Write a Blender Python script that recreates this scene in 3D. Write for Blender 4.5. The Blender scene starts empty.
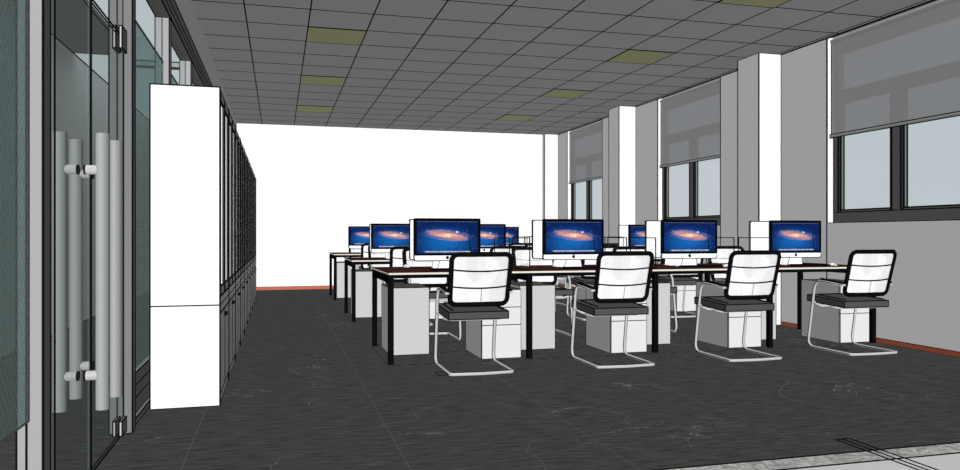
import bpy, math, random
from mathutils import Vector, Matrix
random.seed(7)
SC = bpy.context.scene
COL = SC.collection
rad = math.radians

# ------------------------------------------------------------------ materials
def lin(c):
    c = c / 255.0
    return c / 12.92 if c <= 0.04045 else ((c + 0.055) / 1.055) ** 2.4

def srgb(r, g, b): return (lin(r), lin(g), lin(b), 1)

def new_mat(name):
    m = bpy.data.materials.new(name); m.use_nodes = True
    nt = m.node_tree; nt.nodes.clear()
    out = nt.nodes.new('ShaderNodeOutputMaterial')
    return m, nt, out

def principled(name, col, rough=0.6, metal=0.0, spec=0.2, var=0.0, scale=8.0):
    m, nt, out = new_mat(name)
    b = nt.nodes.new('ShaderNodeBsdfPrincipled')
    b.inputs['Base Color'].default_value = col
    b.inputs['Roughness'].default_value = rough
    b.inputs['Metallic'].default_value = metal
    b.inputs['Specular IOR Level'].default_value = spec
    if var:
        n = nt.nodes.new('ShaderNodeTexNoise'); n.inputs['Scale'].default_value = scale
        tc = nt.nodes.new('ShaderNodeTexCoord'); nt.links.new(tc.outputs['Object'], n.inputs['Vector'])
        mx = nt.nodes.new('ShaderNodeMix'); mx.data_type = 'RGBA'
        mx.inputs['A'].default_value = tuple(c * (1 - var) for c in col[:3]) + (1,)
        mx.inputs['B'].default_value = tuple(min(1, c * (1 + var)) for c in col[:3]) + (1,)
        nt.links.new(n.outputs['Fac'], mx.inputs['Factor']); nt.links.new(mx.outputs['Result'], b.inputs['Base Color'])
    nt.links.new(b.outputs[0], out.inputs[0])
    return m

def glass(name, tint, body=0.0, body_col=(0.5, 0.5, 0.5, 1), gloss=0.03):
    m, nt, out = new_mat(name)
    t = nt.nodes.new('ShaderNodeBsdfTransparent'); t.inputs[0].default_value = tint
    g = nt.nodes.new('ShaderNodeBsdfGlossy'); g.inputs['Roughness'].default_value = 0.15
    d = nt.nodes.new('ShaderNodeBsdfDiffuse'); d.inputs[0].default_value = body_col
    m1 = nt.nodes.new('ShaderNodeMixShader'); m1.inputs[0].default_value = gloss
    nt.links.new(t.outputs[0], m1.inputs[1]); nt.links.new(g.outputs[0], m1.inputs[2])
    m2 = nt.nodes.new('ShaderNodeMixShader'); m2.inputs[0].default_value = body
    nt.links.new(m1.outputs[0], m2.inputs[1]); nt.links.new(d.outputs[0], m2.inputs[2])
    nt.links.new(m2.outputs[0], out.inputs[0])
    return m

M = {}
M['line'] = principled('dark_seam', (0.006, 0.006, 0.006, 1), 0.9, spec=0)
M['wall'] = principled('white_wall_paint', (0.80, 0.80, 0.80, 1), 0.9, spec=0.0)
M['ceil'] = principled('grey_ceiling_tile', (0.52, 0.515, 0.53, 1), 0.9, spec=0.0, var=0.03, scale=0.7)
M['bulk'] = principled('grey_bulkhead', (0.70, 0.69, 0.70, 1), 0.9, spec=0.0)
M['lightpanel'] = principled('yellowed_light_diffuser', (0.46, 0.47, 0.25, 1), 0.7, spec=0.1)
M['base'] = principled('terracotta_skirting', (0.40, 0.10, 0.052, 1), 0.6, var=0.06)
M['cab'] = principled('white_laminate', (0.86, 0.86, 0.87, 1), 0.6, spec=0.1)
M['cabdoor'] = principled('grey_laminate_door', (0.48, 0.48, 0.48, 1), 0.6, spec=0.1)
M['cabframe'] = principled('dark_door_frame', (0.17, 0.17, 0.175, 1), 0.5, spec=0.2)
M['black'] = principled('black_powder_coat', (0.004, 0.004, 0.005, 1), 0.7, spec=0.0)
M['bezel'] = principled('black_bezel', (0.003, 0.003, 0.004, 1), 0.7, spec=0.0)
M['fabric'] = principled('charcoal_cushion', (0.070, 0.069, 0.071, 1), 0.9, spec=0.0, var=0.1, scale=40)
M['chrome'] = principled('satin_chrome', (0.42, 0.415, 0.41, 1), 0.5, metal=0.0, spec=0.3)
M['steel'] = principled('brushed_steel', (0.30, 0.31, 0.31, 1), 0.5, metal=0.0, spec=0.2)
M['white'] = principled('white_plastic', (0.85, 0.85, 0.86, 1), 0.5, spec=0.2)
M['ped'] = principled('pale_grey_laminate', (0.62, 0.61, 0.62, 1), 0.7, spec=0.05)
M['pedback'] = principled('grey_back_panel', (0.475, 0.465, 0.47, 1), 0.7, spec=0.05)  # real grey of the back; on the sides it stands in for shade
M['cream'] = principled('cream_edge_band', (0.66, 0.62, 0.54, 1), 0.6, spec=0.1)
M['winframe'] = principled('charcoal_window_frame', (0.135, 0.135, 0.14, 1), 0.5, spec=0.0)
M['post'] = principled('grey_aluminium_post', (0.34, 0.34, 0.345, 1), 0.5, spec=0.0)
M['postdark'] = principled('smoked_aluminium_post', (0.185, 0.185, 0.188, 1), 0.5, spec=0.0)
M['rail'] = principled('dark_aluminium_rail', (0.22, 0.22, 0.22, 1), 0.5, spec=0.0)
M['corr'] = principled('corridor_paint', (0.74, 0.75, 0.75, 1), 0.9, spec=0)
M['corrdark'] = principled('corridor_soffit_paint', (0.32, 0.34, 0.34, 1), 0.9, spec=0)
M['entry'] = principled('pale_entry_floor', (0.62, 0.62, 0.61, 1), 0.8, spec=0.0, var=0.02, scale=1.5)
M['doorglass'] = glass('clear_door_glass', (0.84, 0.875, 0.87, 1), 0.08, (0.40, 0.44, 0.43, 1), 0.0)
M['teal'] = glass('teal_tinted_glass', (0.56, 0.67, 0.66, 1), 0.30, (0.72, 0.86, 0.83, 1), 0.0)
M['clear'] = glass('clear_glass', (0.94, 0.95, 0.95, 1), 0.0)
M['divider'] = glass('clear_acrylic', (0.985, 0.985, 0.985, 1), 0.0, gloss=0.01)
M['pane'] = glass('window_glass', (0.97, 0.98, 0.98, 1), 0.0, gloss=0.02)

def lattice(m):
    """faint woven diagonal lattice in the tinted glass"""
    nt = m.node_tree; L = nt.links.new; N = nt.nodes.new
    d = next(n for n in nt.nodes if n.type == 'BSDF_DIFFUSE'); c = tuple(d.inputs[0].default_value)
    tc = N('ShaderNodeTexCoord'); fac = None
    for a in (35, -35):
        mp = N('ShaderNodeMapping'); mp.inputs['Rotation'].default_value = (rad(a), 0, 0); L(tc.outputs['Object'], mp.inputs[0])
        w = N('ShaderNodeTexWave'); w.bands_direction = 'Y'; w.inputs['Scale'].default_value = 11; L(mp.outputs[0], w.inputs['Vector'])
        g = N('ShaderNodeMath'); g.operation = 'GREATER_THAN'; g.inputs[1].default_value = 0.90; L(w.outputs['Fac'], g.inputs[0])
        if fac is None: fac = g.outputs[0]
        else:
            k = N('ShaderNodeMath'); k.operation = 'MAXIMUM'; L(fac, k.inputs[0]); L(g.outputs[0], k.inputs[1]); fac = k.outputs[0]
    mx = N('ShaderNodeMix'); mx.data_type = 'RGBA'; mx.inputs['A'].default_value = c; mx.inputs['B'].default_value = tuple(q * 0.6 for q in c[:3]) + (1,)
    L(fac, mx.inputs['Factor']); L(mx.outputs['Result'], d.inputs[0])
lattice(M['teal'])

def wood_mat():
    m, nt, out = new_mat('dark_walnut_top')
    b = nt.nodes.new('ShaderNodeBsdfPrincipled'); b.inputs['Roughness'].default_value = 0.9; b.inputs['Specular IOR Level'].default_value = 0.0
    tc = nt.nodes.new('ShaderNodeTexCoord'); mp = nt.nodes.new('ShaderNodeMapping'); mp.inputs['Scale'].default_value = (1.5, 22, 1)
    n = nt.nodes.new('ShaderNodeTexNoise'); n.inputs['Scale'].default_value = 2; n.inputs['Detail'].default_value = 6
    r = nt.nodes.new('ShaderNodeValToRGB')
    r.color_ramp.elements[0].position = 0.3; r.color_ramp.elements[0].color = (0.022, 0.008, 0.006, 1)
    r.color_ramp.elements[1].position = 0.75; r.color_ramp.elements[1].color = (0.075, 0.030, 0.022, 1)
    L = nt.links.new
    L(tc.outputs['Object'], mp.inputs[0]); L(mp.outputs[0], n.inputs['Vector']); L(n.outputs['Fac'], r.inputs[0])
    L(r.outputs[0], b.inputs['Base Color']); L(b.outputs[0], out.inputs[0])
    return m
M['wood'] = wood_mat()

def slate_mat():
    m, nt, out = new_mat('dark_slate_tile')
    L = nt.links.new; N = nt.nodes.new
    b = N('ShaderNodeBsdfPrincipled'); b.inputs['Roughness'].default_value = 0.85; b.inputs['Specular IOR Level'].default_value = 0.0
    tc = N('ShaderNodeTexCoord')
    mp = N('ShaderNodeMapping'); mp.inputs['Scale'].default_value = (3.0, 20, 1); mp.inputs['Rotation'].default_value = (0, 0, rad(-4))
    n = N('ShaderNodeTexNoise'); n.inputs['Scale'].default_value = 2.2; n.inputs['Detail'].default_value = 8; n.inputs['Roughness'].default_value = 0.62
    L(tc.outputs['Object'], mp.inputs[0]); L(mp.outputs[0], n.inputs['Vector'])
    r = N('ShaderNodeValToRGB')
    r.color_ramp.elements[0].position = 0.33; r.color_ramp.elements[0].color = (0.036, 0.036, 0.0365, 1)
    r.color_ramp.elements[1].position = 0.62; r.color_ramp.elements[1].color = (0.076, 0.0755, 0.073, 1)
    e = r.color_ramp.elements.new(0.80); e.color = (0.125, 0.125, 0.122, 1)
    L(n.outputs['Fac'], r.inputs[0])
    # thin pale veins: zero crossing of a warped noise, gated by a second noise
    v = N('ShaderNodeTexNoise'); v.inputs['Scale'].default_value = 0.9; v.inputs['Detail'].default_value = 5; v.inputs['Distortion'].default_value = 1.0
    mp2 = N('ShaderNodeMapping'); mp2.inputs['Scale'].default_value = (0.8, 1.0, 1); mp2.inputs['Rotation'].default_value = (0, 0, rad(25))
    L(tc.outputs['Object'], mp2.inputs[0]); L(mp2.outputs[0], v.inputs['Vector'])
    def math_(op, a, bb=None):
        k = N('ShaderNodeMath'); k.operation = op
        for i, q in enumerate((a, bb)):
            if q is None: continue
            if isinstance(q, (int, float)): k.inputs[i].default_value = q
            else: L(q, k.inputs[i])
        return k.outputs[0]
    a = math_('ABSOLUTE', math_('SUBTRACT', v.outputs['Fac'], 0.5))
    vein = math_('LESS_THAN', a, 0.0018)
    g = N('ShaderNodeTexNoise'); g.inputs['Scale'].default_value = 1.3
    L(tc.outputs['Object'], g.inputs['Vector'])
    gate = math_('GREATER_THAN', g.outputs['Fac'], 0.52)
    vein = math_('MULTIPLY', math_('MULTIPLY', vein, gate), 0.28)
    # straight tile joints every metre across X
    sx = N('ShaderNodeSeparateXYZ'); L(tc.outputs['Object'], sx.inputs[0])
    fr = math_('FRACT', math_('ADD', sx.outputs['X'], 10 - 0.572))
    j = math_('MULTIPLY', math_('LESS_THAN', fr, 0.006), 0.11)
    fy = math_('FRACT', math_('DIVIDE', math_('ADD', sx.outputs['Y'], 20 - 3.18), 2.0))
    j2 = math_('MULTIPLY', math_('LESS_THAN', fy, 0.004), 0.05)
    tot = math_('ADD', math_('ADD', vein, j), j2)
    mx = N('ShaderNodeMix'); mx.data_type = 'RGBA'; mx.inputs['B'].default_value = (0.34, 0.335, 0.33, 1)
    L(tot, mx.inputs['Factor']); L(r.outputs[0], mx.inputs['A'])
    L(mx.outputs['Result'], b.inputs['Base Color']); L(b.outputs[0], out.inputs[0])
    return m
M['slate'] = slate_mat()

def marble_mat():
    m, nt, out = new_mat('grey_marble_threshold')
    L = nt.links.new; N = nt.nodes.new
    b = N('ShaderNodeBsdfPrincipled'); b.inputs['Roughness'].default_value = 0.7; b.inputs['Specular IOR Level'].default_value = 0.0
    tc = N('ShaderNodeTexCoord'); n = N('ShaderNodeTexNoise'); n.inputs['Scale'].default_value = 14; n.inputs['Detail'].default_value = 8; n.inputs['Distortion'].default_value = 2
    r = N('ShaderNodeValToRGB')
    r.color_ramp.elements[0].position = 0.35; r.color_ramp.elements[0].color = (0.24, 0.24, 0.23, 1)
    r.color_ramp.elements[1].position = 0.72; r.color_ramp.elements[1].color = (0.62, 0.62, 0.60, 1)
    L(tc.outputs['Object'], n.inputs['Vector']); L(n.outputs['Fac'], r.inputs[0]); L(r.outputs[0], b.inputs['Base Color']); L(b.outputs[0], out.inputs[0])
    return m
M['marble'] = marble_mat()

def blind_mat():
    m, nt, out = new_mat('grey_sunscreen_fabric')
    L = nt.links.new; N = nt.nodes.new
    t = N('ShaderNodeBsdfTransparent'); t.inputs[0].default_value = (0.95, 0.97, 1, 1)
    d = N('ShaderNodeBsdfDiffuse'); d.inputs[0].default_value = (0.45, 0.45, 0.455, 1)
    mx = N('ShaderNodeMixShader'); mx.inputs[0].default_value = 0.70
    L(t.outputs[0], mx.inputs[1]); L(d.outputs[0], mx.inputs[2]); L(mx.outputs[0], out.inputs[0])
    return m
M['blind'] = blind_mat()

def mesh_fabric():
    m, nt, out = new_mat('white_chair_mesh')
    L = nt.links.new; N = nt.nodes.new
    tc = N('ShaderNodeTexCoord'); mp = N('ShaderNodeMapping'); mp.inputs['Scale'].default_value = (9, 1, 5)
    v = N('ShaderNodeTexVoronoi'); v.inputs['Scale'].default_value = 1.2; v.distance = 'CHEBYCHEV'
    L(tc.outputs['Object'], mp.inputs[0]); L(mp.outputs[0], v.inputs['Vector'])
    sep = N('ShaderNodeSeparateColor'); L(v.outputs['Color'], sep.inputs[0])
    r = N('ShaderNodeValToRGB')
    r.color_ramp.elements[0].color = (0.66, 0.65, 0.66, 1); r.color_ramp.elements[1].position = 0.7; r.color_ramp.elements[1].color = (0.80, 0.79, 0.80, 1)
    L(sep.outputs[0], r.inputs[0])
    d = N('ShaderNodeBsdfDiffuse'); L(r.outputs[0], d.inputs[0])
    t = N('ShaderNodeBsdfTransparent')
    tr = N('ShaderNodeBsdfTranslucent'); tr.inputs[0].default_value = (0.8, 0.8, 0.8, 1)
    m0 = N('ShaderNodeMixShader'); m0.inputs[0].default_value = 0.25
    L(d.outputs[0], m0.inputs[1]); L(tr.outputs[0], m0.inputs[2])
    mx = N('ShaderNodeMixShader'); mx.inputs[0].default_value = 0.07
    L(m0.outputs[0], mx.inputs[1]); L(t.outputs[0], mx.inputs[2]); L(mx.outputs[0], out.inputs[0])
    return m
M['mesh'] = mesh_fabric()

def screen_mat():
    """display wallpaper: a tilted spiral of warm dust on deep blue, with an icon row along the bottom"""
    m, nt, out = new_mat('lit_display')
    L = nt.links.new; N = nt.nodes.new
    def V(op, a, bb=None, c=None, clamp=False):
        k = N('ShaderNodeMath'); k.operation = op; k.use_clamp = clamp
        for i, q in enumerate((a, bb, c)):
            if q is None: continue
            if isinstance(q, (int, float)): k.inputs[i].default_value = q
            else: L(q, k.inputs[i])
        return k.outputs[0]
    def mix(f, a, bb):
        k = N('ShaderNodeMix'); k.data_type = 'RGBA'
        if isinstance(f, (int, float)): k.inputs['Factor'].default_value = f
        else: L(f, k.inputs['Factor'])
        for key, q in (('A', a), ('B', bb)):
            if isinstance(q, tuple): k.inputs[key].default_value = q
            else: L(q, k.inputs[key])
        return k.outputs['Result']
    def smooth(x, lo, hi):
        k = N('ShaderNodeMapRange'); k.interpolation_type = 'SMOOTHSTEP'; L(x, k.inputs[0])
        k.inputs[1].default_value = lo; k.inputs[2].default_value = hi; return k.outputs[0]
    uv = N('ShaderNodeUVMap'); uv.uv_map = 'screen'
    sp = N('ShaderNodeSeparateXYZ'); L(uv.outputs[0], sp.inputs[0])
    u, v = sp.outputs['X'], sp.outputs['Y']
    # background
    n = N('ShaderNodeTexNoise'); n.inputs['Scale'].default_value = 2.6; n.inputs['Detail'].default_value = 4; L(uv.outputs[0], n.inputs['Vector'])
    rx = V('SUBTRACT', u, 0.45); ry = V('SUBTRACT', v, 0.36)
    rr = V('SQRT', V('ADD', V('MULTIPLY', rx, rx), V('MULTIPLY', ry, ry)))
    rr = V('ADD', rr, V('MULTIPLY', V('SUBTRACT', n.outputs['Fac'], 0.5), 0.35))
    bg = mix(smooth(rr, 0.0, 0.62), srgb(24, 104, 184), srgb(14, 36, 92))
    # ellipse frame
    ca, sa = math.cos(rad(-9)), math.sin(rad(-9))
    gx = V('SUBTRACT', u, 0.50); gy = V('MULTIPLY', V('SUBTRACT', v, 0.56), 0.64)
    ex = V('ADD', V('MULTIPLY', gx, ca), V('MULTIPLY', gy, sa))
    ey = V('SUBTRACT', V('MULTIPLY', gy, ca), V('MULTIPLY', gx, sa))
    ex = V('DIVIDE', ex, 0.455); ey = V('DIVIDE', ey, 0.112)
    er = V('SQRT', V('ADD', V('MULTIPLY', ex, ex), V('MULTIPLY', ey, ey)))
    ang = V('ARCTAN2', ey, ex)
    arm = V('SINE', V('ADD', V('MULTIPLY', ang, 2.0), V('MULTIPLY', er, 9.0)))
    n2 = N('ShaderNodeTexNoise'); n2.inputs['Scale'].default_value = 20; n2.inputs['Detail'].default_value = 4; L(uv.outputs[0], n2.inputs['Vector'])
    tex = V('ADD', V('MULTIPLY', arm, 0.22), V('MULTIPLY', V('SUBTRACT', n2.outputs['Fac'], 0.5), 1.5))
    er2 = V('ADD', er, V('MULTIPLY', tex, 0.45))
    ramp = N('ShaderNodeValToRGB'); L(er2, ramp.inputs[0])
    cr = ramp.color_ramp
    cr.elements[0].position = 0.0; cr.elements[0].color = srgb(255, 236, 190)
    cr.elements[1].position = 1.0; cr.elements[1].color = srgb(70, 80, 140)
    for p, c in ((0.14, srgb(250, 212, 178)), (0.36, srgb(214, 158, 146)), (0.6, srgb(176, 126, 146)), (0.85, srgb(126, 130, 190))):
        e = cr.elements.new(p); e.color = c
    fac = smooth(er2, 1.10, 0.55)
    col = mix(fac, bg, ramp.outputs[0])
    # stars
    vo = N('ShaderNodeTexVoronoi'); vo.inputs['Scale'].default_value = 17; L(uv.outputs[0], vo.inputs['Vector'])
    sepc = N('ShaderNodeSeparateColor'); L(vo.outputs['Color'], sepc.inputs[0])
    star = V('MULTIPLY', V('LESS_THAN', vo.outputs['Distance'], 0.10), V('MULTIPLY', sepc.outputs[0], 0.7))
    col = mix(star, col, srgb(200, 220, 255))
    sx = V('SUBTRACT', u, 0.655); sy = V('MULTIPLY', V('SUBTRACT', v, 0.665), 0.64)
    sd = V('SQRT', V('ADD', V('MULTIPLY', sx, sx), V('MULTIPLY', sy, sy)))
    col = mix(smooth(sd, 0.028, 0.008), col, srgb(225, 235, 255))
    # menu strip and icon row
    col = mix(V('MULTIPLY', V('GREATER_THAN', v, 0.980), 0.15), col, srgb(190, 196, 205))
    cell = V('FLOOR', V('MULTIPLY', u, 34))
    wn = N('ShaderNodeTexWhiteNoise'); wn.noise_dimensions = '1D'; L(cell, wn.inputs['W'])
    ic = mix(0.55, wn.outputs['Color'], srgb(225, 230, 232))
    fx = V('FRACT', V('MULTIPLY', u, 34))
    on = V('MULTIPLY', V('LESS_THAN', fx, 0.66), V('MULTIPLY', V('GREATER_THAN', v, 0.03), V('LESS_THAN', v, 0.072)))
    on = V('MULTIPLY', on, V('MULTIPLY', V('GREATER_THAN', u, 0.13), V('LESS_THAN', u, 0.88)))
    col = mix(on, col, ic)
    # thin dark pointer line right of centre
    lx = V('ABSOLUTE', V('SUBTRACT', V('SUBTRACT', u, 0.855), V('MULTIPLY', V('SUBTRACT', 0.5, v), 0.05)))
    ln = V('MULTIPLY', V('LESS_THAN', lx, 0.010), V('MULTIPLY', V('LESS_THAN', v, 0.50), V('GREATER_THAN', v, 0.07)))
    col = mix(V('MULTIPLY', ln, 0.8), col, srgb(4, 8, 24))
    em = N('ShaderNodeEmission'); em.inputs['Strength'].default_value = 1.0; L(col, em.inputs[0])
    L(em.outputs[0], out.inputs[0])
    return m
M['screen'] = screen_mat()

# ------------------------------------------------------------------ mesh builder
class MB:
    def __init__(self):
        self.v = []; self.f = []; self.m = []
    def quad_box(self, x0, x1, y0, y1, z0, z1, mat=0, mats=None):
        b = len(self.v)
        self.v += [(x0, y0, z0), (x1, y0, z0), (x1, y1, z0), (x0, y1, z0), (x0, y0, z1), (x1, y0, z1), (x1, y1, z1), (x0, y1, z1)]
        fs = [(0, 3, 2, 1), (4, 5, 6, 7), (0, 1, 5, 4), (1, 2, 6, 5), (2, 3, 7, 6), (3, 0, 4, 7)]  # bottom top -y +x +y -x
        for i, q in enumerate(fs):
            self.f.append(tuple(b + k for k in q)); self.m.append(mats[i] if mats else mat)
    def box(self, x0, x1, y0, y1, z0, z1, mat=0, e=0.006, em=1, mats=None, skip=''):
        """solid box with a dark seam bar along each edge (e = bar width, 0 = none)"""
        self.quad_box(x0, x1, y0, y1, z0, z1, mat, mats)
        if not e: return
        h = e / 2
        for a in (z0, z1):
            for c in (y0, y1): self.quad_box(x0 - h, x1 + h, c - h, c + h, a - h, a + h, em)
            for c in (x0, x1): self.quad_box(c - h, c + h, y0 + h, y1 - h, a - h, a + h, em)
        for a in (x0, x1):
            for c in (y0, y1): self.quad_box(a - h, a + h, c - h, c + h, z0 + h, z1 - h, em)
    def bar(self, p, q, w, mat=1):
        """thin axis-aligned bar"""
        h = w / 2
        lo = [min(p[i], q[i]) - h for i in range(3)]; hi = [max(p[i], q[i]) + h for i in range(3)]
        self.quad_box(lo[0], hi[0], lo[1], hi[1], lo[2], hi[2], mat)
    def tube(self, pts, r, n=10, mat=0, closed=False, ry=None, up=Vector((0, 0, 1))):
        pts = [Vector(p) for p in pts]; N_ = len(pts); base = len(self.v)
        prev = None
        for i, p in enumerate(pts):
            if closed: t = pts[(i + 1) % N_] - pts[i - 1]
            elif i == 0: t = pts[1] - pts[0]
            elif i == N_ - 1: t = pts[-1] - pts[-2]
            else: t = (pts[i + 1] - p).normalized() + (p - pts[i - 1]).normalized()
            t.normalize()
            if prev is None:
                a = up.cross(t)
                if a.length < 0.1: a = Vector((1, 0, 0)).cross(t)
                a.normalize()
            else:
                a = prev - t * prev.dot(t); a.normalize()
            prev = a
            bvec = t.cross(a)
            for k in range(n):
                th = 2 * math.pi * k / n
                self.v.append(tuple(p + a * math.cos(th) * r + bvec * math.sin(th) * (ry or r)))
        rng = N_ if closed else N_ - 1
        for i in range(rng):
            for k in range(n):
                A = base + i * n + k; B = base + i * n + (k + 1) % n
                C_ = base + ((i + 1) % N_) * n + (k + 1) % n; D = base + ((i + 1) % N_) * n + k
                self.f.append((A, B, C_, D)); self.m.append(mat)
        if not closed:
            self.f.append(tuple(base + k for k in reversed(range(n)))); self.m.append(mat)
            self.f.append(tuple(base + (N_ - 1) * n + k for k in range(n))); self.m.append(mat)
    def poly_prism(self, pts2, y0, y1, mat=0):
        """polygon in XZ extruded in Y"""
        b = len(self.v); n = len(pts2)
        self.v += [(x, y0, z) for x, z in pts2] + [(x, y1, z) for x, z in pts2]
        self.f.append(tuple(b + i for i in range(n))); self.m.append(mat)
        self.f.append(tuple(b + n + i for i in reversed(range(n)))); self.m.append(mat)
        for i in range(n):
            j = (i + 1) % n
            self.f.append((b + j, b + i, b + n + i, b + n + j)); self.m.append(mat)
    def grid(self, rows, mat=0):
        b = len(self.v); R = len(rows); C_ = len(rows[0])
        for r in rows: self.v += [tuple(p) for p in r]
        for i in range(R - 1):
            for j in range(C_ - 1):
                self.f.append((b + i * C_ + j, b + i * C_ + j + 1, b + (i + 1) * C_ + j + 1, b + (i + 1) * C_ + j)); self.m.append(mat)
    def build(self, name, mats, parent=None, smooth=False, bevel=0, uvbox=None):
        me = bpy.data.meshes.new(name)
        me.from_pydata(self.v, [], self.f)
        for k in (mats if isinstance(mats, (list, tuple)) else [mats]): me.materials.append(M[k])
        for p, mi in zip(me.polygons, self.m):
            p.material_index = min(mi, len(me.materials) - 1); p.use_smooth = smooth
        if uvbox:
            x0, x1, z0, z1, flip = uvbox
            ul = me.uv_layers.new(name='screen')
            for lp in me.loops:
                c = me.vertices[lp.vertex_index].co
                ul.data[lp.index].uv = ((c.x - x0) / (x1 - x0), (c.z - z0) / (z1 - z0))
        me.update()
        o = bpy.data.objects.new(name, me); COL.objects.link(o)
        if parent is not None: o.parent = parent
        if bevel:
            md = o.modifiers.new('bevel', 'BEVEL'); md.width = bevel; md.segments = 3; md.limit_method = 'ANGLE'
        return o

def arc(pts, r, seg=6):
    """polyline with rounded corners"""
    pts = [Vector(p) for p in pts]; out = [pts[0]]
    for i in range(1, len(pts) - 1):
        p0, p, p1 = pts[i - 1], pts[i], pts[i + 1]
        a = (p0 - p).normalized(); b = (p1 - p).normalized()
        rr = min(r, (p0 - p).length * .49, (p1 - p).length * .49)
        A, B = p + a * rr, p + b * rr
        for k in range(seg + 1):
            t = k / seg
            out.append(A * (1 - t) ** 2 + p * 2 * t * (1 - t) + B * t * t)
    out.append(pts[-1]); return out

def tag(o, label=None, cat=None, group=None, kind=None):
    if label: o['label'] = label
    if cat: o['category'] = cat
    if group: o['group'] = group
    if kind: o['kind'] = kind
    return o
def empty(name, loc=(0, 0, 0), rz=0):
    o = bpy.data.objects.new(name, None); o.empty_display_size = 0.1
    o.location = loc; o.rotation_euler = (0, 0, rz); COL.objects.link(o); return o
def struct(o, label):
    return tag(o, label, None, None, 'structure')
def copy_tree(o, parent=None):
    c = o.copy(); COL.objects.link(c); c.parent = parent
    for ch in list(o.children): copy_tree(ch, c)
    return c

# ------------------------------------------------------------------ room dimensions (metres)
H = 3.182; YB = 14.88; XR = 5.70; XL = -0.765
Y_OPEN = -2.0

# floors
b = MB(); b.quad_box(-3.2, XR + 0.2, 3.03, 20, -0.10, 0)
struct(b.build('floor', ['slate']), 'dark slate tile floor with thin pale veins and straight joints')
b = MB(); b.box(-3.2, XR + 0.2, 2.885, 3.03, -0.10, 0.0, 0, 0.008)
struct(b.build('trim_threshold', ['marble', 'line']), 'mottled grey marble threshold strip at the edge of the slate floor')
b = MB(); b.quad_box(-3.2, XR + 0.2, Y_OPEN, 2.885, -0.10, 0)
struct(b.build('floor_entry', ['entry']), 'pale grey entry floor in front of the marble strip')

# ceiling with grid
b = MB()
b.quad_box(XL, XR + 0.25, Y_OPEN, YB + 0.2, H, H + 0.12, 0)
g = 0.0125; z = H - 0.001
k = -1
x = -0.304
while x < XR - 0.05:
    b.quad_box(x - g / 2, x + g / 2, Y_OPEN, YB, H - 0.003, H + 0.001, 1); x += 0.595
y = 7.177 - 0.595 * 15
while y < YB:
    b.quad_box(XL, XR, y - g / 2, y + g / 2, H - 0.003, H + 0.001, 1); y += 0.595
struct(b.build('ceiling', ['ceil', 'line']), 'grey suspended ceiling of square tiles in a dark grid')
panel0 = None
POS = {0: 'left', 1: 'right'}
ORD = ['nearest', 'second nearest', 'third nearest', 'farthest']
for ci, cx in enumerate((0.291, 3.861)):
    for ri in range(4):
        y0 = 7.772 + 2.38 * (ri - 1)
        if ci == 0 and ri == 0: continue
        if panel0 is None:
            b = MB(); b.quad_box(0.008, 0.587, 0.008, 0.587, 0.002, 0.022, 0)
            panel0 = empty('ceiling_light', (cx, y0, H - 0.010))
            o = b.build('diffuser', ['lightpanel'], panel0)
            b = MB()
            for (p, q) in (((0, 0, 0.006), (0.595, 0, 0.006)), ((0, 0.595, 0.006), (0.595, 0.595, 0.006)), ((0, 0, 0.006), (0, 0.595, 0.006)), ((0.595, 0, 0.006), (0.595, 0.595, 0.006))):
                b.bar(p, q, 0.010, 0)
            b.build('light_frame', ['line'], panel0); c = panel0
        else:
            c = copy_tree(panel0); c.location = (cx, y0, H - 0.010)
        idx = ri if ci else ri - 1
        names = (['nearest', 'middle', 'farthest'] if ci == 0 else ORD)
        tag(c, 'yellowish square ceiling light panel, %s in the %s line of panels' % (names[idx], 'left' if ci == 0 else 'right'), 'ceiling light', 'square light panels in the tiled ceiling')

# back wall
b = MB(); b.quad_box(-3.0, XR + 0.2, YB, YB + 0.2, 0, H, 0)
struct(b.build('wall_back', ['wall']), 'plain white end wall of the office')
b = MB(); b.box(-0.76, XR - 0.31, YB - 0.015, YB, 0, 0.065, 0, 0.005)
struct(b.build('baseboard_back', ['base', 'line']), 'terracotta skirting board along the white end wall')

# right wall with three window openings
WIN = [(5.07, 6.77), (8.77, 10.48), (12.53, 14.24)]
ZS = 1.19
b = MB()
t = 0.145
ys = [Y_OPEN] + [v for w in WIN for v in w] + [YB]
for i in range(0, len(ys), 2):
    y0_, y1_ = ys[i], ys[i + 1]
    b.quad_box(XR, XR + t, y0_, y1_, 0, H, 0)
    for yy in (y0_, y1_):
        if Y_OPEN < yy < YB: b.bar((XR, yy, 0.02), (XR, yy, H - 0.01), 0.012, 1)
for (a, c) in WIN:
    b.quad_box(XR, XR + t, a, c, 0, ZS, 0)
    b.bar((XR, a, ZS), (XR, c, ZS), 0.008, 1)
for yy in (7.53,): b.bar((XR, yy, 0.02), (XR, yy, H - 0.01), 0.012, 1)
b.bar((XR, Y_OPEN, H - 0.006), (XR, YB, H - 0.006), 0.016, 1)
struct(b.build('wall_right', ['wall', 'line']), 'grey-white window wall on the right with three tall openings')
PIER = [(7.53, 7.94), (11.22, 11.61), (14.76, YB)]
for i, (a, c) in enumerate(PIER):
    b = MB(); b.box(XR - 0.30, XR, a, c, 0.0, H, 0, 0.012)
    struct(b.build('wall_pier_%d' % (i + 1), ['wall', 'line']), 'square white pier standing out from the window wall')
b = MB()
segs = [(Y_OPEN, 7.50), (7.96, 11.20), (11.63, 14.74)]
for (a, c) in segs: b.box(XR - 0.012, XR, a, c, 0, 0.045, 0, 0.005)
struct(b.build('baseboard_right', ['base', 'line']), 'terracotta skirting board along the window wall')

b = MB(); b.quad_box(-3.2, XR + 0.2, Y_OPEN - 0.2, Y_OPEN, 0, H + 0.1, 0)  # added out of view to keep sky light from entering behind the camera
struct(b.build('wall_front', ['wall']), 'plain white wall behind the viewer')
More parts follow.
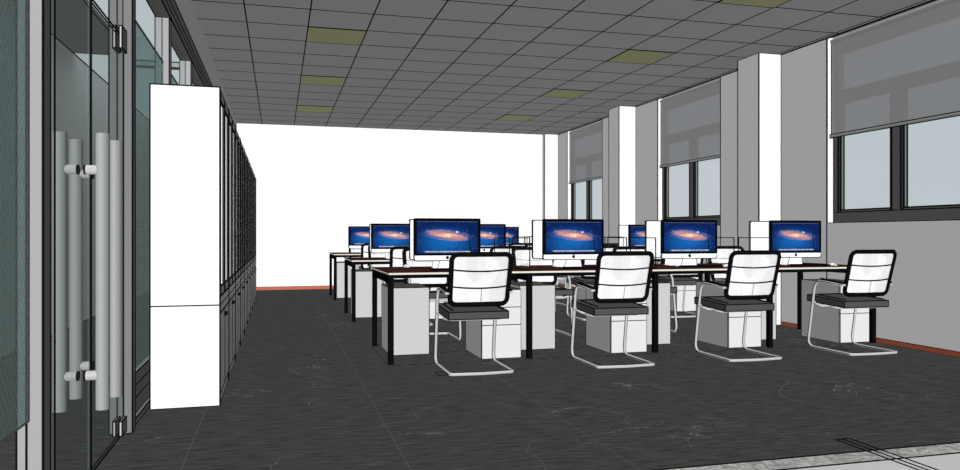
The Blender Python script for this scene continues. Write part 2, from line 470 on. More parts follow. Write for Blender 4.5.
# windows + blinds
for i, (a, c) in enumerate(WIN):
    w = empty('window_%d' % (i + 1), (XR + 0.08, a, ZS))
    tag(w, 'dark framed two-light window with a pale sky behind', None, None, 'structure')
    L_ = c - a; z1 = 1.92
    fr = MB(); d = 0.06; e = 0.006
    def fbox(y0, y1, z0, z1_, x0=0, x1=d, ee=0.009): fr.box(x0, x1, y0, y1, z0, z1_, 0, ee)
    fbox(0.0, L_, 0.0, 0.11)
    fbox(0.0, L_, z1 - 0.11, z1)
    fbox(0.0, 0.07, 0.11, z1 - 0.11); fbox(L_ - 0.07, L_, 0.11, z1 - 0.11)
    fbox(L_ / 2 - 0.05, L_ / 2 + 0.05, 0.11, 1.33)
    fbox(0.07, L_ - 0.07, 1.28, 1.40)
    for (p, q) in ((0.07, L_ / 2 - 0.05), (L_ / 2 + 0.05, L_ - 0.07)):      # inner sash
        fr.box(0.012, d - 0.01, p, p + 0.028, 0.11, 1.28, 0, 0.014)
        fr.box(0.012, d - 0.01, q - 0.028, q, 0.11, 1.28, 0, 0.014)
        fr.box(0.012, d - 0.01, p + 0.028, q - 0.028, 0.11, 0.135, 0, 0.014)
    fr.build('window_frame', ['winframe', 'line'], w)
    for (p, q, s0, s1) in ((0.07, L_ / 2 - 0.05, 0.11, 1.28), (L_ / 2 + 0.05, L_ - 0.07, 0.11, 1.28), (0.07, L_ - 0.07, 1.40, z1 - 0.11)):
        gl = MB(); gl.quad_box(0.030, 0.036, p, q, s0, s1, 0); gl.build('window_pane', ['pane'], w)
    hd = MB(); hd.quad_box(0.0, 0.06, 0, L_, z1, H - ZS, 0); hd.build('window_head', ['wall'], w)
    # roller blind
    r = empty('roller_blind', (XR + 0.05, a, 2.12))
    tag(r, ['grey roller blind half lowered over the nearest, largest window', 'grey roller blind half lowered over the middle window between two piers',
            'grey roller blind half lowered over the farthest, smallest-looking window'][i], 'roller blind', 'roller blinds on the window wall')
    m_ = MB(); m_.quad_box(-0.0015, 0.0015, 0.01, L_ - 0.01, 0.01, H - 2.12 - 0.05, 0); m_.bar((0, 0.01, 0.02), (0, 0.01, H - 2.19), 0.008, 1); m_.bar((0, L_ - 0.01, 0.02), (0, L_ - 0.01, H - 2.19), 0.010, 1); m_.build('blind_fabric', ['blind', 'line'], r)
    m_ = MB(); m_.tube([(0, 0.002, 0), (0, L_ + 0.015, 0)], 0.020, 10, 0)
    m_.bar((-0.017, 0, 0.018), (-0.017, L_, 0.018), 0.009, 1); m_.bar((-0.017, 0, -0.018), (-0.017, L_, -0.018), 0.009, 1)
    m_.quad_box(-0.02, 0.02, L_ - 0.004, L_ + 0.022, -0.022, 0.022, 1)
    m_.build('bottom_bar', ['steel', 'line'], r)
    m_ = MB(); m_.tube([(0.01, 0.01, H - 2.12 - 0.045), (0.01, L_ - 0.01, H - 2.12 - 0.045)], 0.03, 12, 0); m_.build('roller_tube', ['steel'], r)

# ------------------------------------------------------------------ left side: glass partition
bk = MB(); bk.quad_box(XL - 0.12, XL, Y_OPEN, YB, 2.83, H + 0.12, 0)
bk.bar((XL, 2.9, 2.845), (XL, YB, 2.845), 0.008, 1)
struct(bk.build('wall_left', ['bulk', 'line']), 'grey bulkhead above the glass partition')
part = empty('glass_partition', (0, 0, 0)); struct(part, 'aluminium framed glass partition between office and corridor')
PX0, PX1 = -0.86, -0.765
rl = MB(); rl.box(PX0, PX1 + 0.004, 2.0, YB, 2.645, 2.83, 0, 0.008)
for zz in (2.70, 2.755): rl.bar((PX1 + 0.004, 2.0, zz), (PX1 + 0.004, YB, zz), 0.008, 1)
rl.build('top_rail', ['rail', 'line'], part)
m_ = MB(); m_.box(-0.862, -0.81, 2.97, 3.055, 0, 2.645, 0, 0.007, mats=[0, 0, 0, 2, 0, 0]); m_.build('jamb_post', ['post', 'line', 'rail'], part)
m_ = MB(); m_.box(-0.868, -0.754, 4.33, 4.41, 0, 2.645, 0, 0.007)
m_.bar((-0.828, 4.328, 0), (-0.828, 4.328, 2.64), 0.006, 1); m_.bar((-0.80, 4.328, 0), (-0.80, 4.328, 2.64), 0.005, 1)
m_.build('jamb_post', ['postdark', 'line'], part)
MUL = [5.84, 7.24, 8.55, 9.95, 11.35, 12.75, 14.15]
for yy in MUL:
    m_ = MB(); m_.box(-0.865, -0.770, yy, yy + 0.10, 0.12, 2.645, 0, 0.007)
    m_.bar((-0.818, yy - 0.002, 0.12), (-0.818, yy - 0.002, 2.64), 0.006, 1)
    m_.build('mullion', ['post', 'line'], part)
lo = MB()
for (z0, z1) in ((0, 0.035), (0.035, 0.13), (0.13, 0.20), (0.20, 0.27)):
    lo.box(-0.83, -0.79 + (0.02 if z0 == 0 else 0), 4.41, YB, z0, z1, 0, 0.006)
lo.build('bottom_rail', ['rail', 'line'], part)
yy0 = 4.41
for yy in MUL + [YB]:
    gp = MB(); gp.quad_box(-0.816, -0.808, yy0, yy, 0.27, 2.31, 0); gp.build('tinted_pane', ['teal'], part)
    gp = MB(); gp.quad_box(-0.816, -0.808, yy0, yy, 2.322, 2.645, 0); gp.build('upper_pane', ['clear'], part)
    gp = MB(); gp.bar((-0.812, yy0, 2.316), (-0.812, yy, 2.316), 0.010, 0); gp.build('pane_joint', ['line'], part)
    yy0 = yy + 0.10
gp = MB(); gp.quad_box(-0.816, -0.808, 3.055, 4.33, 2.12, 2.645, 0); gp.build('transom_pane', ['clear'], part)
# near tinted side pane left of the door, ending above the floor
gp = MB(); gp.quad_box(-0.806, -0.798, 2.05, 2.785, 0.44, 2.645, 0)
gp.bar((-0.802, 2.05, 0.44), (-0.802, 2.785, 0.44), 0.005, 1); gp.bar((-0.802, 2.786, 0.44), (-0.802, 2.786, 2.64), 0.005, 1)
gp.build('side_pane', ['teal', 'line'], part)
w_ = MB(); w_.box(-0.898, -0.862, 2.985, 3.055, 0, 2.645, 0, 0.006)
w_.build('jamb_lining', ['post', 'line'], part)

# doors
def door(n, y0, y1, yh, xh, label):
    d = empty('door_%d' % n, (-0.802, y0, 0)); tag(d, label, None, None, 'structure')
    W = y1 - y0
    g_ = MB(); g_.quad_box(-0.006, 0.006, 0, W, 0.012, 2.095, 0)
    for p, q in (((0, 0, 0.012), (0, W, 0.012)), ((0, 0, 2.10), (0, W, 2.10))):
        g_.bar((-0.006, p[1], p[2]), (-0.006, q[1], q[2]), 0.006, 1); g_.bar((0.008, p[1], p[2]), (0.008, q[1], q[2]), 0.006, 1)
    for yy in (0, W): g_.bar((0.006, yy, 0.012), (0.006, yy, 2.095), 0.006, 1)
    g_.build('glass_panel', ['doorglass', 'line'], d)
    for s in (-1, 1):
        h_ = MB(); h_.tube([(s * xh, yh - y0, 0.32), (s * xh, yh - y0, 1.49)], 0.028, 20, 0)
        ho = h_.build('pull_handle', ['steel'] if s < 0 else ['steel'], d, smooth=False)
        for zz in (0.465, 1.335):
            k_ = MB(); x0 = s * 0.010; x1 = s * (xh - 0.002)
            k_.tube([(x0, yh - y0, zz), (x0 + s * 0.008, yh - y0, zz)], 0.021, 14, 1)
            k_.tube([(x0 + s * 0.008, yh - y0, zz), (x1, yh - y0, zz)], 0.020, 14, 0)
            k_.build('standoff', ['chrome', 'line'], ho, smooth=False)
    return d
d1 = door(1, 3.06, 3.60, 3.475, 0.082, 'near glass door leaf with a tall round pull handle')
d2 = door(2, 3.615, 4.325, 3.735, 0.082, 'far glass door leaf with a tall round pull handle and patch fittings')
for zz in ((0.02, 0.095), (2.025, 2.14)):
    f_ = MB()
    for s in (-1, 1): f_.box(-0.022 if s < 0 else 0.008, -0.008 if s < 0 else 0.022, 0.585, 0.700, zz[0], zz[1], 0, 0.006, mats=[0, 0, 2, 0, 0, 0])
    f_.build('patch_fitting', ['rail', 'line', 'chrome'], d2)

# corridor beyond
b = MB(); b.quad_box(-2.45, -2.30, Y_OPEN, 20, 0, 3.18, 0); b.bar((-2.298, 4.0, 0.004), (-2.298, 20, 0.004), 0.012, 1); b.bar((-2.298, 4.0, 3.17), (-2.298, 20, 3.17), 0.012, 1)
struct(b.build('wall_corridor', ['corr', 'line']), 'pale far wall of the corridor behind the glass')
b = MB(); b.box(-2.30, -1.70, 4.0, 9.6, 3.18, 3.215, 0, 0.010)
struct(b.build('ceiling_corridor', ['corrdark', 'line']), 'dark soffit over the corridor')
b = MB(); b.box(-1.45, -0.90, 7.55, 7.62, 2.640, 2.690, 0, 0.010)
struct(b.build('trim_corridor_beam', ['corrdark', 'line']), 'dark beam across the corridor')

# floor track at lower right
tr = MB()
for xx in (2.775, 2.815, 2.858): tr.bar((xx, 2.20, 0.004), (xx, 3.23, 0.004), 0.0045, 0)
tr.bar((2.775, 3.23, 0.004), (2.858, 3.23, 0.004), 0.0045, 0)
o = tr.build('floor_guide_track', ['line']); tag(o, 'thin black triple-line guide track crossing the marble strip onto the slate', 'floor track')

# ------------------------------------------------------------------ storage cabinets along the partition
def make_cabinet(Lc):
    c = empty('storage_cabinet')
    D = 0.400; t_ = 0.018; Z1 = 0.625; Z2 = 1.975
    b = MB()   # local: x 0 (front) .. -D (back), y 0..Lc
    b.box(-D, -0.020, t_, Lc - t_, 0.0, Z1, 0, 0.0); b.build('base_body', ['cab', 'line'], c)
    for yy in (0, Lc - t_):
        g_ = MB(); g_.box(-D, 0, yy, yy + t_, 0, Z1, 0, 0.008); g_.box(-D, 0, yy, yy + t_, Z1, Z2, 0, 0.008); g_.build('side_panel', ['cab', 'line'], c)
    b = MB()
    b.box(-D, -0.009, t_, Lc - t_, Z2 - t_, Z2, 0, 0.004); b.box(-D, -D + t_, t_, Lc - t_, Z1, Z2 - t_, 0, 0.0)
    b.box(-D, -0.009, Lc / 2 - t_ / 2, Lc / 2 + t_ / 2, Z1, Z2 - t_, 0, 0.008)
    b.build('upper_carcass', ['cab', 'line'], c)
    for zz in (1.08, 1.53):
        s = MB(); s.quad_box(-D + t_, -0.03, t_, Lc - t_, zz, zz + 0.018, 0); s.build('shelf', ['cab'], c)
    for k in range(2):
        ya = (t_ + 0.002) if k == 0 else Lc / 2 + 0.003; yb = (Lc / 2 - 0.003) if k == 0 else Lc - t_ - 0.002
        d = MB(); d.box(-0.018, 0, ya, yb, 0.07, Z1 - 0.055, 0, 0.006)
        do = d.build('lower_door', ['cabdoor', 'line'], c)
        kn = MB(); yk = (yb - 0.04) if k == 0 else (ya + 0.04)
        kn.tube([(0.0, yk, 0.53), (0.018, yk, 0.53)], 0.012, 10, 0); kn.build('knob', ['black'], do)
        f = MB(); fw = 0.055; za, zb = Z1 + 0.055, Z2 - 0.012
        f.box(-0.008, 0, ya, ya + fw, za, zb, 0, 0.006); f.box(-0.008, 0, yb - fw, yb, za, zb, 0, 0.006)
        f.box(-0.008, 0, ya + fw, yb - fw, za, za + fw, 0, 0.006); f.box(-0.008, 0, ya + fw, yb - fw, zb - fw, zb, 0, 0.006)
        fo = f.build('upper_door', ['cabframe', 'line'], c)
        gl = MB(); gl.quad_box(-0.006, -0.003, ya + fw, yb - fw, za + fw, zb - fw, 0); gl.build('door_pane', ['clear'], fo)
    r_ = MB(); r_.box(-0.018, 0.0, t_, Lc - t_, Z1 - 0.05, Z1 + 0.048, 0, 0.006); r_.bar((0, t_, Z1), (0, Lc - t_, Z1), 0.006, 1); r_.build('middle_rail', ['cabdoor', 'line'], c)
    p_ = MB(); p_.box(-0.018, -0.006, t_, Lc - t_, 0.0, 0.06, 0, 0.006); p_.build('plinth', ['cabdoor', 'line'], c)
    return c
LC = 0.850
ordn = ['first', 'second', 'third', 'fourth', 'fifth', 'sixth', 'seventh', 'eighth', 'ninth']
cab0 = make_cabinet(LC)
for i in range(9):
    c = cab0 if i == 0 else copy_tree(cab0)
    c.location = (-0.351, 4.880 + i * (LC + 0.010), 0)
    lab = ('tall white storage cabinet whose blank white side faces us, nearest of the row' if i == 0 else
           'tall glass-doored storage cabinet, last of the row before the white end wall' if i == 8 else
           'tall glass-doored storage cabinet, %s from the near end of the row by the partition' % ordn[i])
    tag(c, lab, 'cabinet', 'storage cabinets along the glass partition')

# ------------------------------------------------------------------ workstations
LEGX = [0.886, 2.08, 3.276, 4.47, 5.645]
Y0 = 6.05; DEP = 1.10; PITCH = 3.10
TOPZ = 0.752
ROWN = ['front', 'middle', 'back']
def make_bench():
    w = empty('workbench')
    for i in range(4):
        x0 = LEGX[i] - (0.022 if i == 0 else 0.0) + (0.001 if i else 0); x1 = LEGX[i + 1] - 0.001 + (0.02 if i == 3 else 0)
        for (a, c_) in ((-0.02, DEP / 2 - 0.001), (DEP / 2 + 0.001, DEP + 0.02)):
            b = MB(); b.quad_box(x0, x1, a, c_, TOPZ - 0.018, TOPZ - 0.001, 0)
            b.quad_box(x0 + 0.001, x1 - 0.001, a + 0.001, c_ - 0.001, TOPZ - 0.001, TOPZ, 1)
            b.bar((x0, a, TOPZ - 0.0), (x1, a, TOPZ - 0.0), 0.004, 2); b.bar((x0, a, TOPZ - 0.021), (x1, a, TOPZ - 0.021), 0.008, 2)
            if i == 0:
                b.bar((x0, a, TOPZ - 0.0), (x0, c_, TOPZ - 0.0), 0.006, 2)
            b.build('desktop', ['cream', 'wood', 'line'], w)
    for x in LEGX:
        for yy in (0.0, DEP - 0.045):
            b = MB(); b.quad_box(x - 0.022, x + 0.022, yy, yy + 0.045, 0, TOPZ - 0.026, 0); b.build('leg', ['black'], w)
        b = MB(); b.quad_box(x - 0.022, x + 0.022, 0.045, DEP - 0.045, TOPZ - 0.085, TOPZ - 0.026, 0); b.build('side_rail', ['black'], w)
    for yy in (0.30, DEP - 0.30 - 0.03):
        b = MB()
        for i in range(4): b.quad_box(LEGX[i] + 0.022, LEGX[i + 1] - 0.022, yy, yy + 0.03, TOPZ - 0.065, TOPZ - 0.026, 0)
        b.build('cross_rail', ['black'], w)
    return w

def make_chair():
    c = empty('office_chair')
    W = 0.247; r = 0.0115
    top_y, base_y = 0.45, 0.555
    def side(s):
        return [(s * W, 0.10, 0.615), (s * W, top_y, 0.640), (s * W, base_y, r), (s * W * 0.99, 0.0, r)]
    L_ = [(-W, 0.085, 0.615), (-W, top_y, 0.640), (-W, base_y, r + .001), (-W, 0.0, r + .001), (0, -0.022, r + .001), (W, 0.0, r + .001), (W, base_y, r + .001), (W, top_y, 0.640), (W, 0.085, 0.615)]
    A_ = arc(L_[:4], 0.09, 6); B_ = arc(L_[3:6], 0.02, 3); C_ = arc(L_[5:], 0.09, 6)
    pts = A_[:-1] + B_[0:0] + arc([A_[-2]] + L_[3:6] + [C_[1]], 0.025, 3)[1:-1] + C_[1:]
    b = MB(); b.tube(pts, r, 10, 0)
    for sg in (-1, 1):
        ln = []
        for i_, p_ in enumerate(pts):
            tt = (pts[min(i_ + 1, len(pts) - 1)] - pts[max(i_ - 1, 0)]).normalized()
            lat = Vector((1, 0, 0)) if abs(tt.x) < 0.75 else Vector((0, 0, 1)) * (1 if p_.x == p_.x else 1)
            if abs(tt.x) < 0.75: ln.append(p_ + lat * sg * r)
            else: ln.append(p_ + lat * (sg if True else 1) * r)
        # split the seam line at the corner where its side changes
        seg = [ln[0]]; k0 = abs((pts[1] - pts[0]).normalized().x) < 0.75
        for i_ in range(1, len(pts)):
            tt = (pts[min(i_ + 1, len(pts) - 1)] - pts[max(i_ - 1, 0)]).normalized(); kk = abs(tt.x) < 0.75
            if kk != k0:
                if len(seg) > 1: b.tube(seg, 0.0036, 5, 1)
                seg = []; k0 = kk
            seg.append(ln[i_])
        if len(seg) > 1: b.tube(seg, 0.0036, 5, 1)
    b.build('tube_frame', ['chrome', 'line'], c, smooth=True)
    # seat rails
    b = MB()
    for yy in (0.20, 0.42): b.tube([(-W, yy + 0.06, 0.405 + (0.02 if yy > .3 else 0)), (-W * .8, yy, 0.40), (W * .8, yy, 0.40), (W, yy + 0.06, 0.405 + (0.02 if yy > .3 else 0))], 0.010, 8, 0)
    b.tube([(-W, 0.47, 0.43), (-W * .9, 0.46, 0.43)], 0.012, 8, 0); b.tube([(W, 0.47, 0.43), (W * .9, 0.46, 0.43)], 0.012, 8, 0)
    b.build('seat_rail', ['chrome'], c, smooth=True)
    # seat cushion
    b = MB(); n0 = len(b.v)
    x = 0.238
    prof = [(0.09, 0.412, 0.468), (0.57, 0.438, 0.495)]
    vs = []
    for (yy, z0, z1) in prof: vs += [(-x, yy, z0), (x, yy, z0), (x, yy, z1), (-x, yy, z1)]
    b.v += vs
    for q in ((0, 1, 2, 3), (7, 6, 5, 4), (0, 4, 5, 1), (3, 2, 6, 7), (1, 5, 6, 2), (0, 3, 7, 4)): b.f.append(q); b.m.append(0)
    for i, j in ((0, 1), (1, 2), (2, 3), (3, 0), (4, 5), (5, 6), (6, 7), (7, 4), (0, 4), (1, 5), (2, 6), (3, 7)):
        b.tube([vs[i], vs[j]], 0.005, 5, 1)
    b.build('seat', ['fabric', 'line'], c)
    b = MB(); b.tube(arc([(-0.20, 0.11, 0.480), (-0.20, 0.50, 0.502), (0.20, 0.50, 0.502), (0.20, 0.11, 0.480)], 0.05, 4), 0.006, 6, 0)
    b.build('seat_piping', ['black'], c, smooth=True)
    # back : frame + mesh + seams
    zb, zt = 0.528, 0.912
    def P_(x, z):
        s = (z - zb) / (zt - zb)
        return Vector((x * (1 + 0.03 * (s - 0.5)), 0.115 - 0.105 * s - 0.032 * (1 - (x / 0.25) ** 2), z))
    X = 0.229
    ring = []
    rr = 0.045
    def rrect(X, z0, z1, rr, n=5):
        out = []
        for cx, cz, a0 in ((X - rr, z1 - rr, 0), (-X + rr, z1 - rr, 90), (-X + rr, z0 + rr, 180), (X - rr, z0 + rr, 270)):
            for k in range(n + 1):
                a = rad(a0 + 90 * k / n); out.append((cx + rr * math.cos(a), cz + rr * math.sin(a)))
        return out
    ring = rrect(X, zb, zt, rr)
    full = []
    for i, p in enumerate(ring):
        q = ring[(i + 1) % len(ring)]; full.append(p)
        if abs(p[0] - q[0]) > 0.1 or abs(p[1] - q[1]) > 0.1:
            for k in range(1, 8): full.append((p[0] + (q[0] - p[0]) * k / 8, p[1] + (q[1] - p[1]) * k / 8))
    b = MB(); b.tube([P_(*p) for p in full], 0.021, 8, 0, closed=True, ry=0.016, up=Vector((0, 1, 0))); b.build('back_frame', ['black'], c, smooth=True)
    b = MB(); rows = []
    for j in range(13):
        z = zb + 0.01 + (zt - zb - 0.02) * j / 12
        inset = 0.0
        dz = min(z - zb, zt - z)
        if dz < rr: inset = rr - math.sqrt(max(0, rr * rr - (rr - dz) ** 2))
        rows.append([P_((-1 + 2 * i / 12) * (X - 0.004 - inset), z) for i in range(13)])
    b.grid(rows, 0)
    bo = b.build('backrest', ['mesh'], c, smooth=True)
    md = bo.modifiers.new('thick', 'SOLIDIFY'); md.thickness = 0.004; md.offset = 0
    b = MB()
    for zz in (0.665, 0.795):
        b.tube([P_((-1 + 2 * i / 12) * (X - 0.01), zz - 0.013 * (1 - (-1 + i / 6) ** 2)) + Vector((0, -0.004, 0)) for i in range(13)], 0.0068, 6, 0)
    b.build('back_seam', ['black'], c, smooth=True)
    b = MB(); b.tube([P_(0.01, zb + 0.01) + Vector((0, -0.003, 0)), P_(0.01, 0.66) + Vector((0, -0.003, 0))], 0.0028, 6, 0); b.build('back_strut', ['rail'], c)
    for s in (-1, 1):
        b = MB(); b.tube(arc([(s * W, 0.075, 0.629), (s * W, 0.22, 0.642), (s * W, 0.37, 0.654)], 0.05, 3), 0.020, 8, 0, ry=0.011); b.build('arm_pad', ['black'], c, smooth=True)
        b = MB(); b.tube([(s * 0.220, 0.082, 0.615), (s * 0.262, 0.082, 0.615)], 0.010, 8, 0); b.tube([(s * 0.262, 0.082, 0.606), (s * 0.262, 0.082, 0.624)], 0.008, 8, 0); b.build('arm_bolt', ['chrome'], c)
    return c

def make_monitor():
    c = empty('computer_monitor')
    W = 0.2965; z0, zc, z1 = 0.078, 0.128, 0.444
    def rr(x0, x1, za, zb, r, corners='abcd'):
        out = []
        for nm, cx, cz, a0 in (('a', x1 - r, zb - r, 0), ('b', x0 + r, zb - r, 90), ('c', x0 + r, za + r, 180), ('d', x1 - r, za + r, 270)):
            for k in range(5):
                a = rad(a0 + 90 * k / 4); out.append((cx + r * math.cos(a), cz + r * math.sin(a)))
        return out
    b = MB(); ring = rr(-W, W, z0, z1, 0.016); b.poly_prism(ring, 0.004, 0.019, 0)
    n = len(ring)
    for y in (0.002, 0.020): b.tube([(x, y, z) for x, z in ring], 0.0048, 5, 1, closed=True, up=Vector((0, 1, 0)))
    # slim bulge on the back and chin front
    b.quad_box(-W + 0.002, W - 0.002, -0.001, 0.006, z0 + 0.014, zc, 0)
    b.quad_box(-W + 0.012, W - 0.012, -0.001, 0.006, z0 + 0.002, z0 + 0.014, 0)
    b.build('housing', ['white', 'line'], c)
    b = MB(); b.poly_prism([(x, z) for x, z in rr(-W - 0.004, W + 0.004, zc - 0.005, z1 + 0.006, 0.012)], -0.003, 0.010, 0); b.build('bezel', ['bezel'], c)
    b = MB(); b.quad_box(-W + 0.022, W - 0.022, -0.005, -0.002, zc + 0.014, z1 - 0.020, 0)
    b.build('screen', ['screen'], c, uvbox=(-W + 0.022, W - 0.022, zc + 0.014, z1 - 0.020, 0))
    # small dark fruit-shaped emblem with a bite and a leaf on the chin
    pts = []
    for k in range(20):
        a = 2 * math.pi * k / 20; r = 0.0150 * (1 - 0.12 * math.cos(2 * a) * 0 - (0.30 if abs(a - 0.25) < 0.32 else 0) - (0.12 if abs(a - math.pi / 2) < 0.2 or abs(a - 1.5 * math.pi) < 0.2 else 0))
        pts.append((r * math.cos(a), 0.1035 + r * math.sin(a)))
    b = MB(); b.poly_prism(pts, -0.0045, -0.0005, 0); b.poly_prism([(0.0, 0.1165), (0.005, 0.118), (0.006, 0.124), (0.001, 0.122)], -0.0045, -0.0005, 0); b.build('emblem', ['bezel'], c)
    # stand : sloping neck and wide foot
    b = MB()
    nk = [(-0.085, 0.05), (0.085, 0.05)]
    vs = [(-0.075, 0.020, 0.17), (0.075, 0.020, 0.17), (0.095, 0.10, 0.006), (-0.095, 0.10, 0.006), (-0.075, 0.028, 0.17), (0.075, 0.028, 0.17), (0.095, 0.108, 0.006), (-0.095, 0.108, 0.006)]
    s = len(b.v); b.v += vs
    for q in ((0, 3, 2, 1), (4, 5, 6, 7), (0, 1, 5, 4), (1, 2, 6, 5), (2, 3, 7, 6), (3, 0, 4, 7)): b.f.append(tuple(s + k for k in q)); b.m.append(0)
    b.box(-0.095, 0.095, 0.008, 0.110, 0.0, 0.006, 0, 0)
    vs = [(-0.070, 0.0, 0.079), (0.070, 0.0, 0.079), (0.088, 0.012, 0.003), (-0.088, 0.012, 0.003), (-0.070, 0.008, 0.079), (0.070, 0.008, 0.079), (0.088, 0.020, 0.003), (-0.088, 0.020, 0.003)]
    s = len(b.v); b.v += vs
    for q in ((0, 3, 2, 1), (4, 5, 6, 7), (0, 1, 5, 4), (1, 2, 6, 5), (2, 3, 7, 6), (3, 0, 4, 7)): b.f.append(tuple(s + k for k in q)); b.m.append(0)
    for i, j in ((1, 2), (0, 3), (2, 3)): b.tube([vs[i], vs[j]], 0.003, 5, 1)
    b.build('stand', ['white', 'line'], c)
    return c

def make_pedestal(back=False):
    c = empty('drawer_pedestal')
    b = MB(); b.box(-0.175, 0.175, 0.014, 0.56, 0.0, 0.592, 0, 0.006, mats=[0, 4, 0, 3, 2, 3]); b.build('pedestal_body', ['ped', 'line', 'pedback', 'pedback', 'fabric'], c)  # side faces take the darker back grey as painted shade
    for z0, z1 in ((0.004, 0.287), (0.290, 0.438), (0.441, 0.588)):
        d = MB(); d.box(-0.174, 0.174, 0.0, 0.013, z0, z1, 0, 0.004); d.build('drawer', ['ped', 'line'], c)
    return c

def make_keyboard(silver=False):
    c = empty('keyboard')
    b = MB(); b.quad_box(-0.20, 0.20, 0, 0.125, 0.0, 0.014, 0); b.build('keyboard_body', ['bezel', 'line'], c)
    b = MB()
    for r_ in range(5):
        for k in range(14): b.quad_box(-0.182 + k * 0.0262, -0.182 + k * 0.0262 + 0.021, 0.008 + r_ * 0.021, 0.008 + r_ * 0.021 + 0.017, 0.014, 0.018, 0)
    b.build('keys', ['black'], c); return c
def make_mouse():
    c = empty('computer_mouse'); b = MB(); rows = []
    for i in range(7):
        t = i / 6; yy = 0.11 * t; wd = 0.028 * math.sin(math.pi * (0.12 + 0.76 * t)) ** 0.5
        hh = 0.026 * math.sin(math.pi * (0.08 + 0.84 * t)) ** 0.6
        rows.append([(math.cos(math.pi * k / 8) * wd, yy, math.sin(math.pi * k / 8) * hh) for k in range(9)])
    b.grid(rows, 0); n = 9
    b.f.append(tuple(range(n))); b.m.append(0); b.f.append(tuple(reversed(range(6 * n, 7 * n)))); b.m.append(0)
    b.build('mouse_body', ['white'], c, smooth=True)
    w = MB(); w.tube([(-0.003, 0.080, 0.024), (0.003, 0.080, 0.024)], 0.006, 8, 0); w.build('scroll_wheel', ['black'], c)
    return c
def make_divider():
    c = empty('desk_divider')
    b = MB(); b.quad_box(-0.002, 0.002, 0, 0.50, 0.003, 0.277, 0); b.build('clear_panel', ['divider'], c)
    b = MB()
    for p, q in (((0, 0, 0.277), (0, 0.5, 0.277)), ((0, 0, 0.003), (0, 0, 0.277)), ((0, 0.5, 0.003), (0, 0.5, 0.277)), ((0, 0, 0.003), (0, 0.5, 0.003))): b.bar(p, q, 0.008, 0)
    b.build('edge_trim', ['line'], c); return c

PROTO = {}
def place(kind, maker, loc, rz, label, cat, group):
    if kind not in PROTO:
        PROTO[kind] = maker(); o = PROTO[kind]
    else: o = copy_tree(PROTO[kind])
    o.location = loc; o.rotation_euler = (0, 0, rz)
    for k in ('label', 'category', 'group'):
        if k in o: del o[k]
    tag(o, label, cat, group); return o

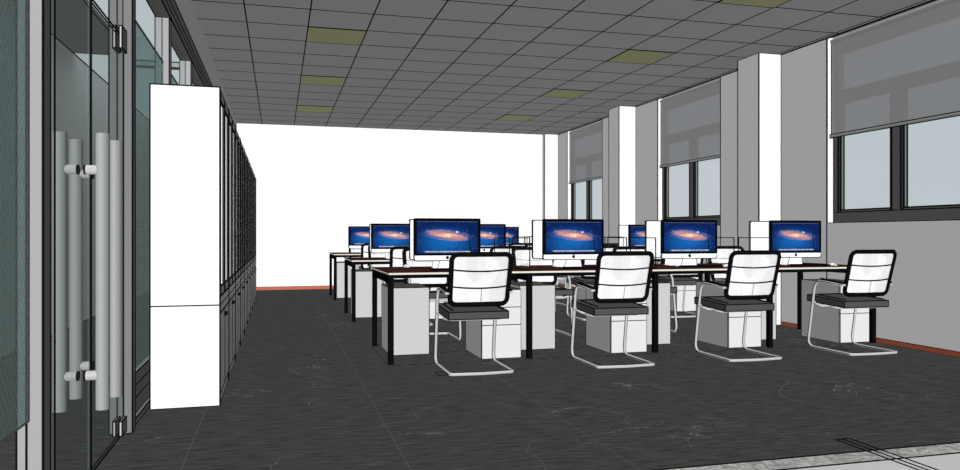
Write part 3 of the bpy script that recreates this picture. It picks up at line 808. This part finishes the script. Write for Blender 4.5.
CX = [1.490, 2.688, 3.885, 5.085]
MX = [1.437, 2.628, 3.827, 5.025]
SEAT = ['leftmost', 'second from left', 'third from left', 'rightmost by windows']
ROT = [0, 0, 0, 0]
for r in range(3):
    oy = r * PITCH; RN = ROWN[r]
    w = place('bench', make_bench, (0, Y0 + oy, 0), 0, ['long dark-topped bench desk on black legs nearest to us', 'long dark-topped bench desk between the nearest and the farthest one', 'long dark-topped bench desk farthest away, before the white end wall'][r], 'desk', 'long bench desks')
    YC = Y0 + oy + DEP / 2
    for i in range(4):
        S = SEAT[i]
        # near side
        place('chair', make_chair, (CX[i] + random.uniform(-.0, .0), Y0 + oy - 0.60, 0), rad(ROT[i]), 'white mesh chair, back to us, near side of %s desk, %s' % (RN, S), 'chair', 'chairs on the near side of the %s desk' % RN)
        place('monitor', make_monitor, (MX[i], 6.41 + oy, TOPZ + 0.004), 0, 'lit galaxy screen facing us on the %s desk, %s' % (RN, S), 'computer', 'lit computers facing us on the %s desk' % RN)
        px = LEGX[i + 1] - 0.235 if i < 3 else 5.478
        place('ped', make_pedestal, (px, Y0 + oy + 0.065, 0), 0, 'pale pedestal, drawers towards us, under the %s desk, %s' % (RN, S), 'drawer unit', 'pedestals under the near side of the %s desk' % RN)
        # far side
        place('chair', make_chair, (CX[i] + 0.01, YC + (YC - (Y0 + oy - 0.60)) - 0.0, 0), rad(180), 'white mesh chair facing us, far side of %s desk, %s' % (RN, S), 'chair', 'chairs on the far side of the %s desk' % RN)
        place('monitor', make_monitor, (MX[i] + 0.024, YC * 2 - (6.41 + oy) - 0.0, TOPZ + 0.004), rad(180), 'white computer back turned to us on the %s desk, %s' % (RN, S), 'computer', 'computers turned away on the %s desk' % RN)
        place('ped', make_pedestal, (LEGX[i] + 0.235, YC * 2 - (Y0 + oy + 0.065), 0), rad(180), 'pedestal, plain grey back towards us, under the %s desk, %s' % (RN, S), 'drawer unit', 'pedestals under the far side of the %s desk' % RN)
        if r == 0:
            place('kb', make_keyboard, (MX[i] + 0.02, Y0 + 0.13, TOPZ + 0.004), 0, 'black keyboard before the lit screen, front desk, %s' % S, 'keyboard', 'keyboards on the near side of the front desk')
            place('mouse', make_mouse, (MX[i] + 0.30, Y0 + 0.15, TOPZ + 0.004), 0, 'small pale mouse by the black keyboard, front desk, %s' % S, 'mouse', 'mice on the near side of the front desk')
            place('mouse', make_mouse, (MX[i] - 0.27, Y0 + 0.98, TOPZ + 0.004), rad(180), 'small pale mouse at the far edge of the front desk, %s' % S, 'mouse', 'mice on the far side of the front desk')
    for i in (1, 2, 3):
        nm = ['leftmost', 'middle', 'rightmost'][i - 1]
        place('div', make_divider, (LEGX[i], Y0 + oy + 0.01, TOPZ + 0.004), 0, 'clear dark-edged desk screen, near half of the %s desk, %s' % (RN, nm), 'desk screen', 'clear screens on the %s desk' % RN)
        place('div', make_divider, (LEGX[i], Y0 + oy + 0.59, TOPZ + 0.004), 0, 'clear dark-edged desk screen, far half of the %s desk, %s' % (RN, nm), 'desk screen', 'clear screens on the %s desk' % RN)
    # dashed floor outline of the bench footprint
    d = MB()
    for yy in (Y0 + oy - 0.035, Y0 + oy + 0.53, Y0 + oy + DEP + 0.03):
        x = 0.90
        while x < 5.6:
            d.quad_box(x, x + 0.07, yy - 0.004, yy + 0.004, 0.0005, 0.003, 0); x += 0.125
    y = Y0 + oy + 0.02
    while y < Y0 + oy + DEP:
        d.quad_box(0.852, 0.858, y, y + 0.07, 0.0005, 0.003, 0); y += 0.125
    o = d.build('dashed_floor_marking', ['line']); tag(o, 'dashed black outline on the floor around the foot of the %s desk' % RN, 'floor marking', 'dashed outlines under the desks')

for i, (x, y) in enumerate(((1.20, 5.56), (2.50, 5.66), (5.02, 5.80))):
    b = MB()
    for p, q in (((0, 0), (0.07, 0)), ((0, 0.14), (0.07, 0.14)), ((0, 0), (0, 0.14)), ((0.07, 0), (0.07, 0.14))):
        b.bar((x - 0.035 + p[0], y + p[1] - 0.07, 0.002), (x - 0.035 + q[0], y + q[1] - 0.07, 0.002), 0.004, 0)
    o = b.build('floor_outlet_outline', ['line'])
    tag(o, 'small dark rectangle outlined on the floor left of the %s chair facing away in front' % ['leftmost', 'second', 'rightmost'][i], 'floor marking', 'outlined rectangles on the floor')

# ------------------------------------------------------------------ light
w = bpy.data.worlds.new('sky'); SC.world = w; w.use_nodes = True
nt = w.node_tree
bg = nt.nodes['Background']; bg.inputs[0].default_value = (0.546, 0.597, 0.624, 1); bg.inputs[1].default_value = 1.0
def sun(name, az, el, strength, angle=2, shadow=False):
    """az: heading the light travels to, degrees from +Y towards +X; el: upward tilt of the travel direction"""
    l = bpy.data.lights.new(name, 'SUN'); l.energy = strength; l.angle = rad(angle)
    l.use_shadow = shadow
    o = bpy.data.objects.new(name, l); COL.objects.link(o)
    d = Vector((math.sin(rad(az)) * math.cos(rad(el)), math.cos(rad(az)) * math.cos(rad(el)), math.sin(rad(el))))
    o.rotation_euler = d.to_track_quat('-Z', 'Y').to_euler(); o.location = (0, -4, 4)
    return o
sun('key_sun', 16.5, 0, 4.40)  # added shadowless key, passes through walls to light viewer-facing and left-facing sides
sun('overhead_fill', 0, -90, 2.45)  # added shadowless lamp that evens out floor and desktops
sun('floor_bounce_fill', 0, 90, 0.78)  # added shadowless upward lamp to lighten the ceiling, not real bounce
sun('window_side_fill', -90, 0, 0.60)  # added shadowless lamp for faces turned towards the right, no window light
SC.cycles.diffuse_bounces = 0

# ------------------------------------------------------------------ camera
cd = bpy.data.cameras.new('camera'); cam = bpy.data.objects.new('camera', cd); COL.objects.link(cam)
cd.sensor_fit = 'HORIZONTAL'; cd.sensor_width = 36; cd.lens = 745.3 / 960 * 36; cd.clip_start = 0.05; cd.clip_end = 200
cam.location = (0, 0, 1.059); cam.rotation_euler = (rad(90), 0, rad(-15.13))
SC.camera = cam
SC.view_settings.view_transform = 'Standard'; SC.view_settings.look = 'None'
SC.view_settings.exposure = 0; SC.view_settings.gamma = 1; SC.view_settings.use_curve_mapping = False
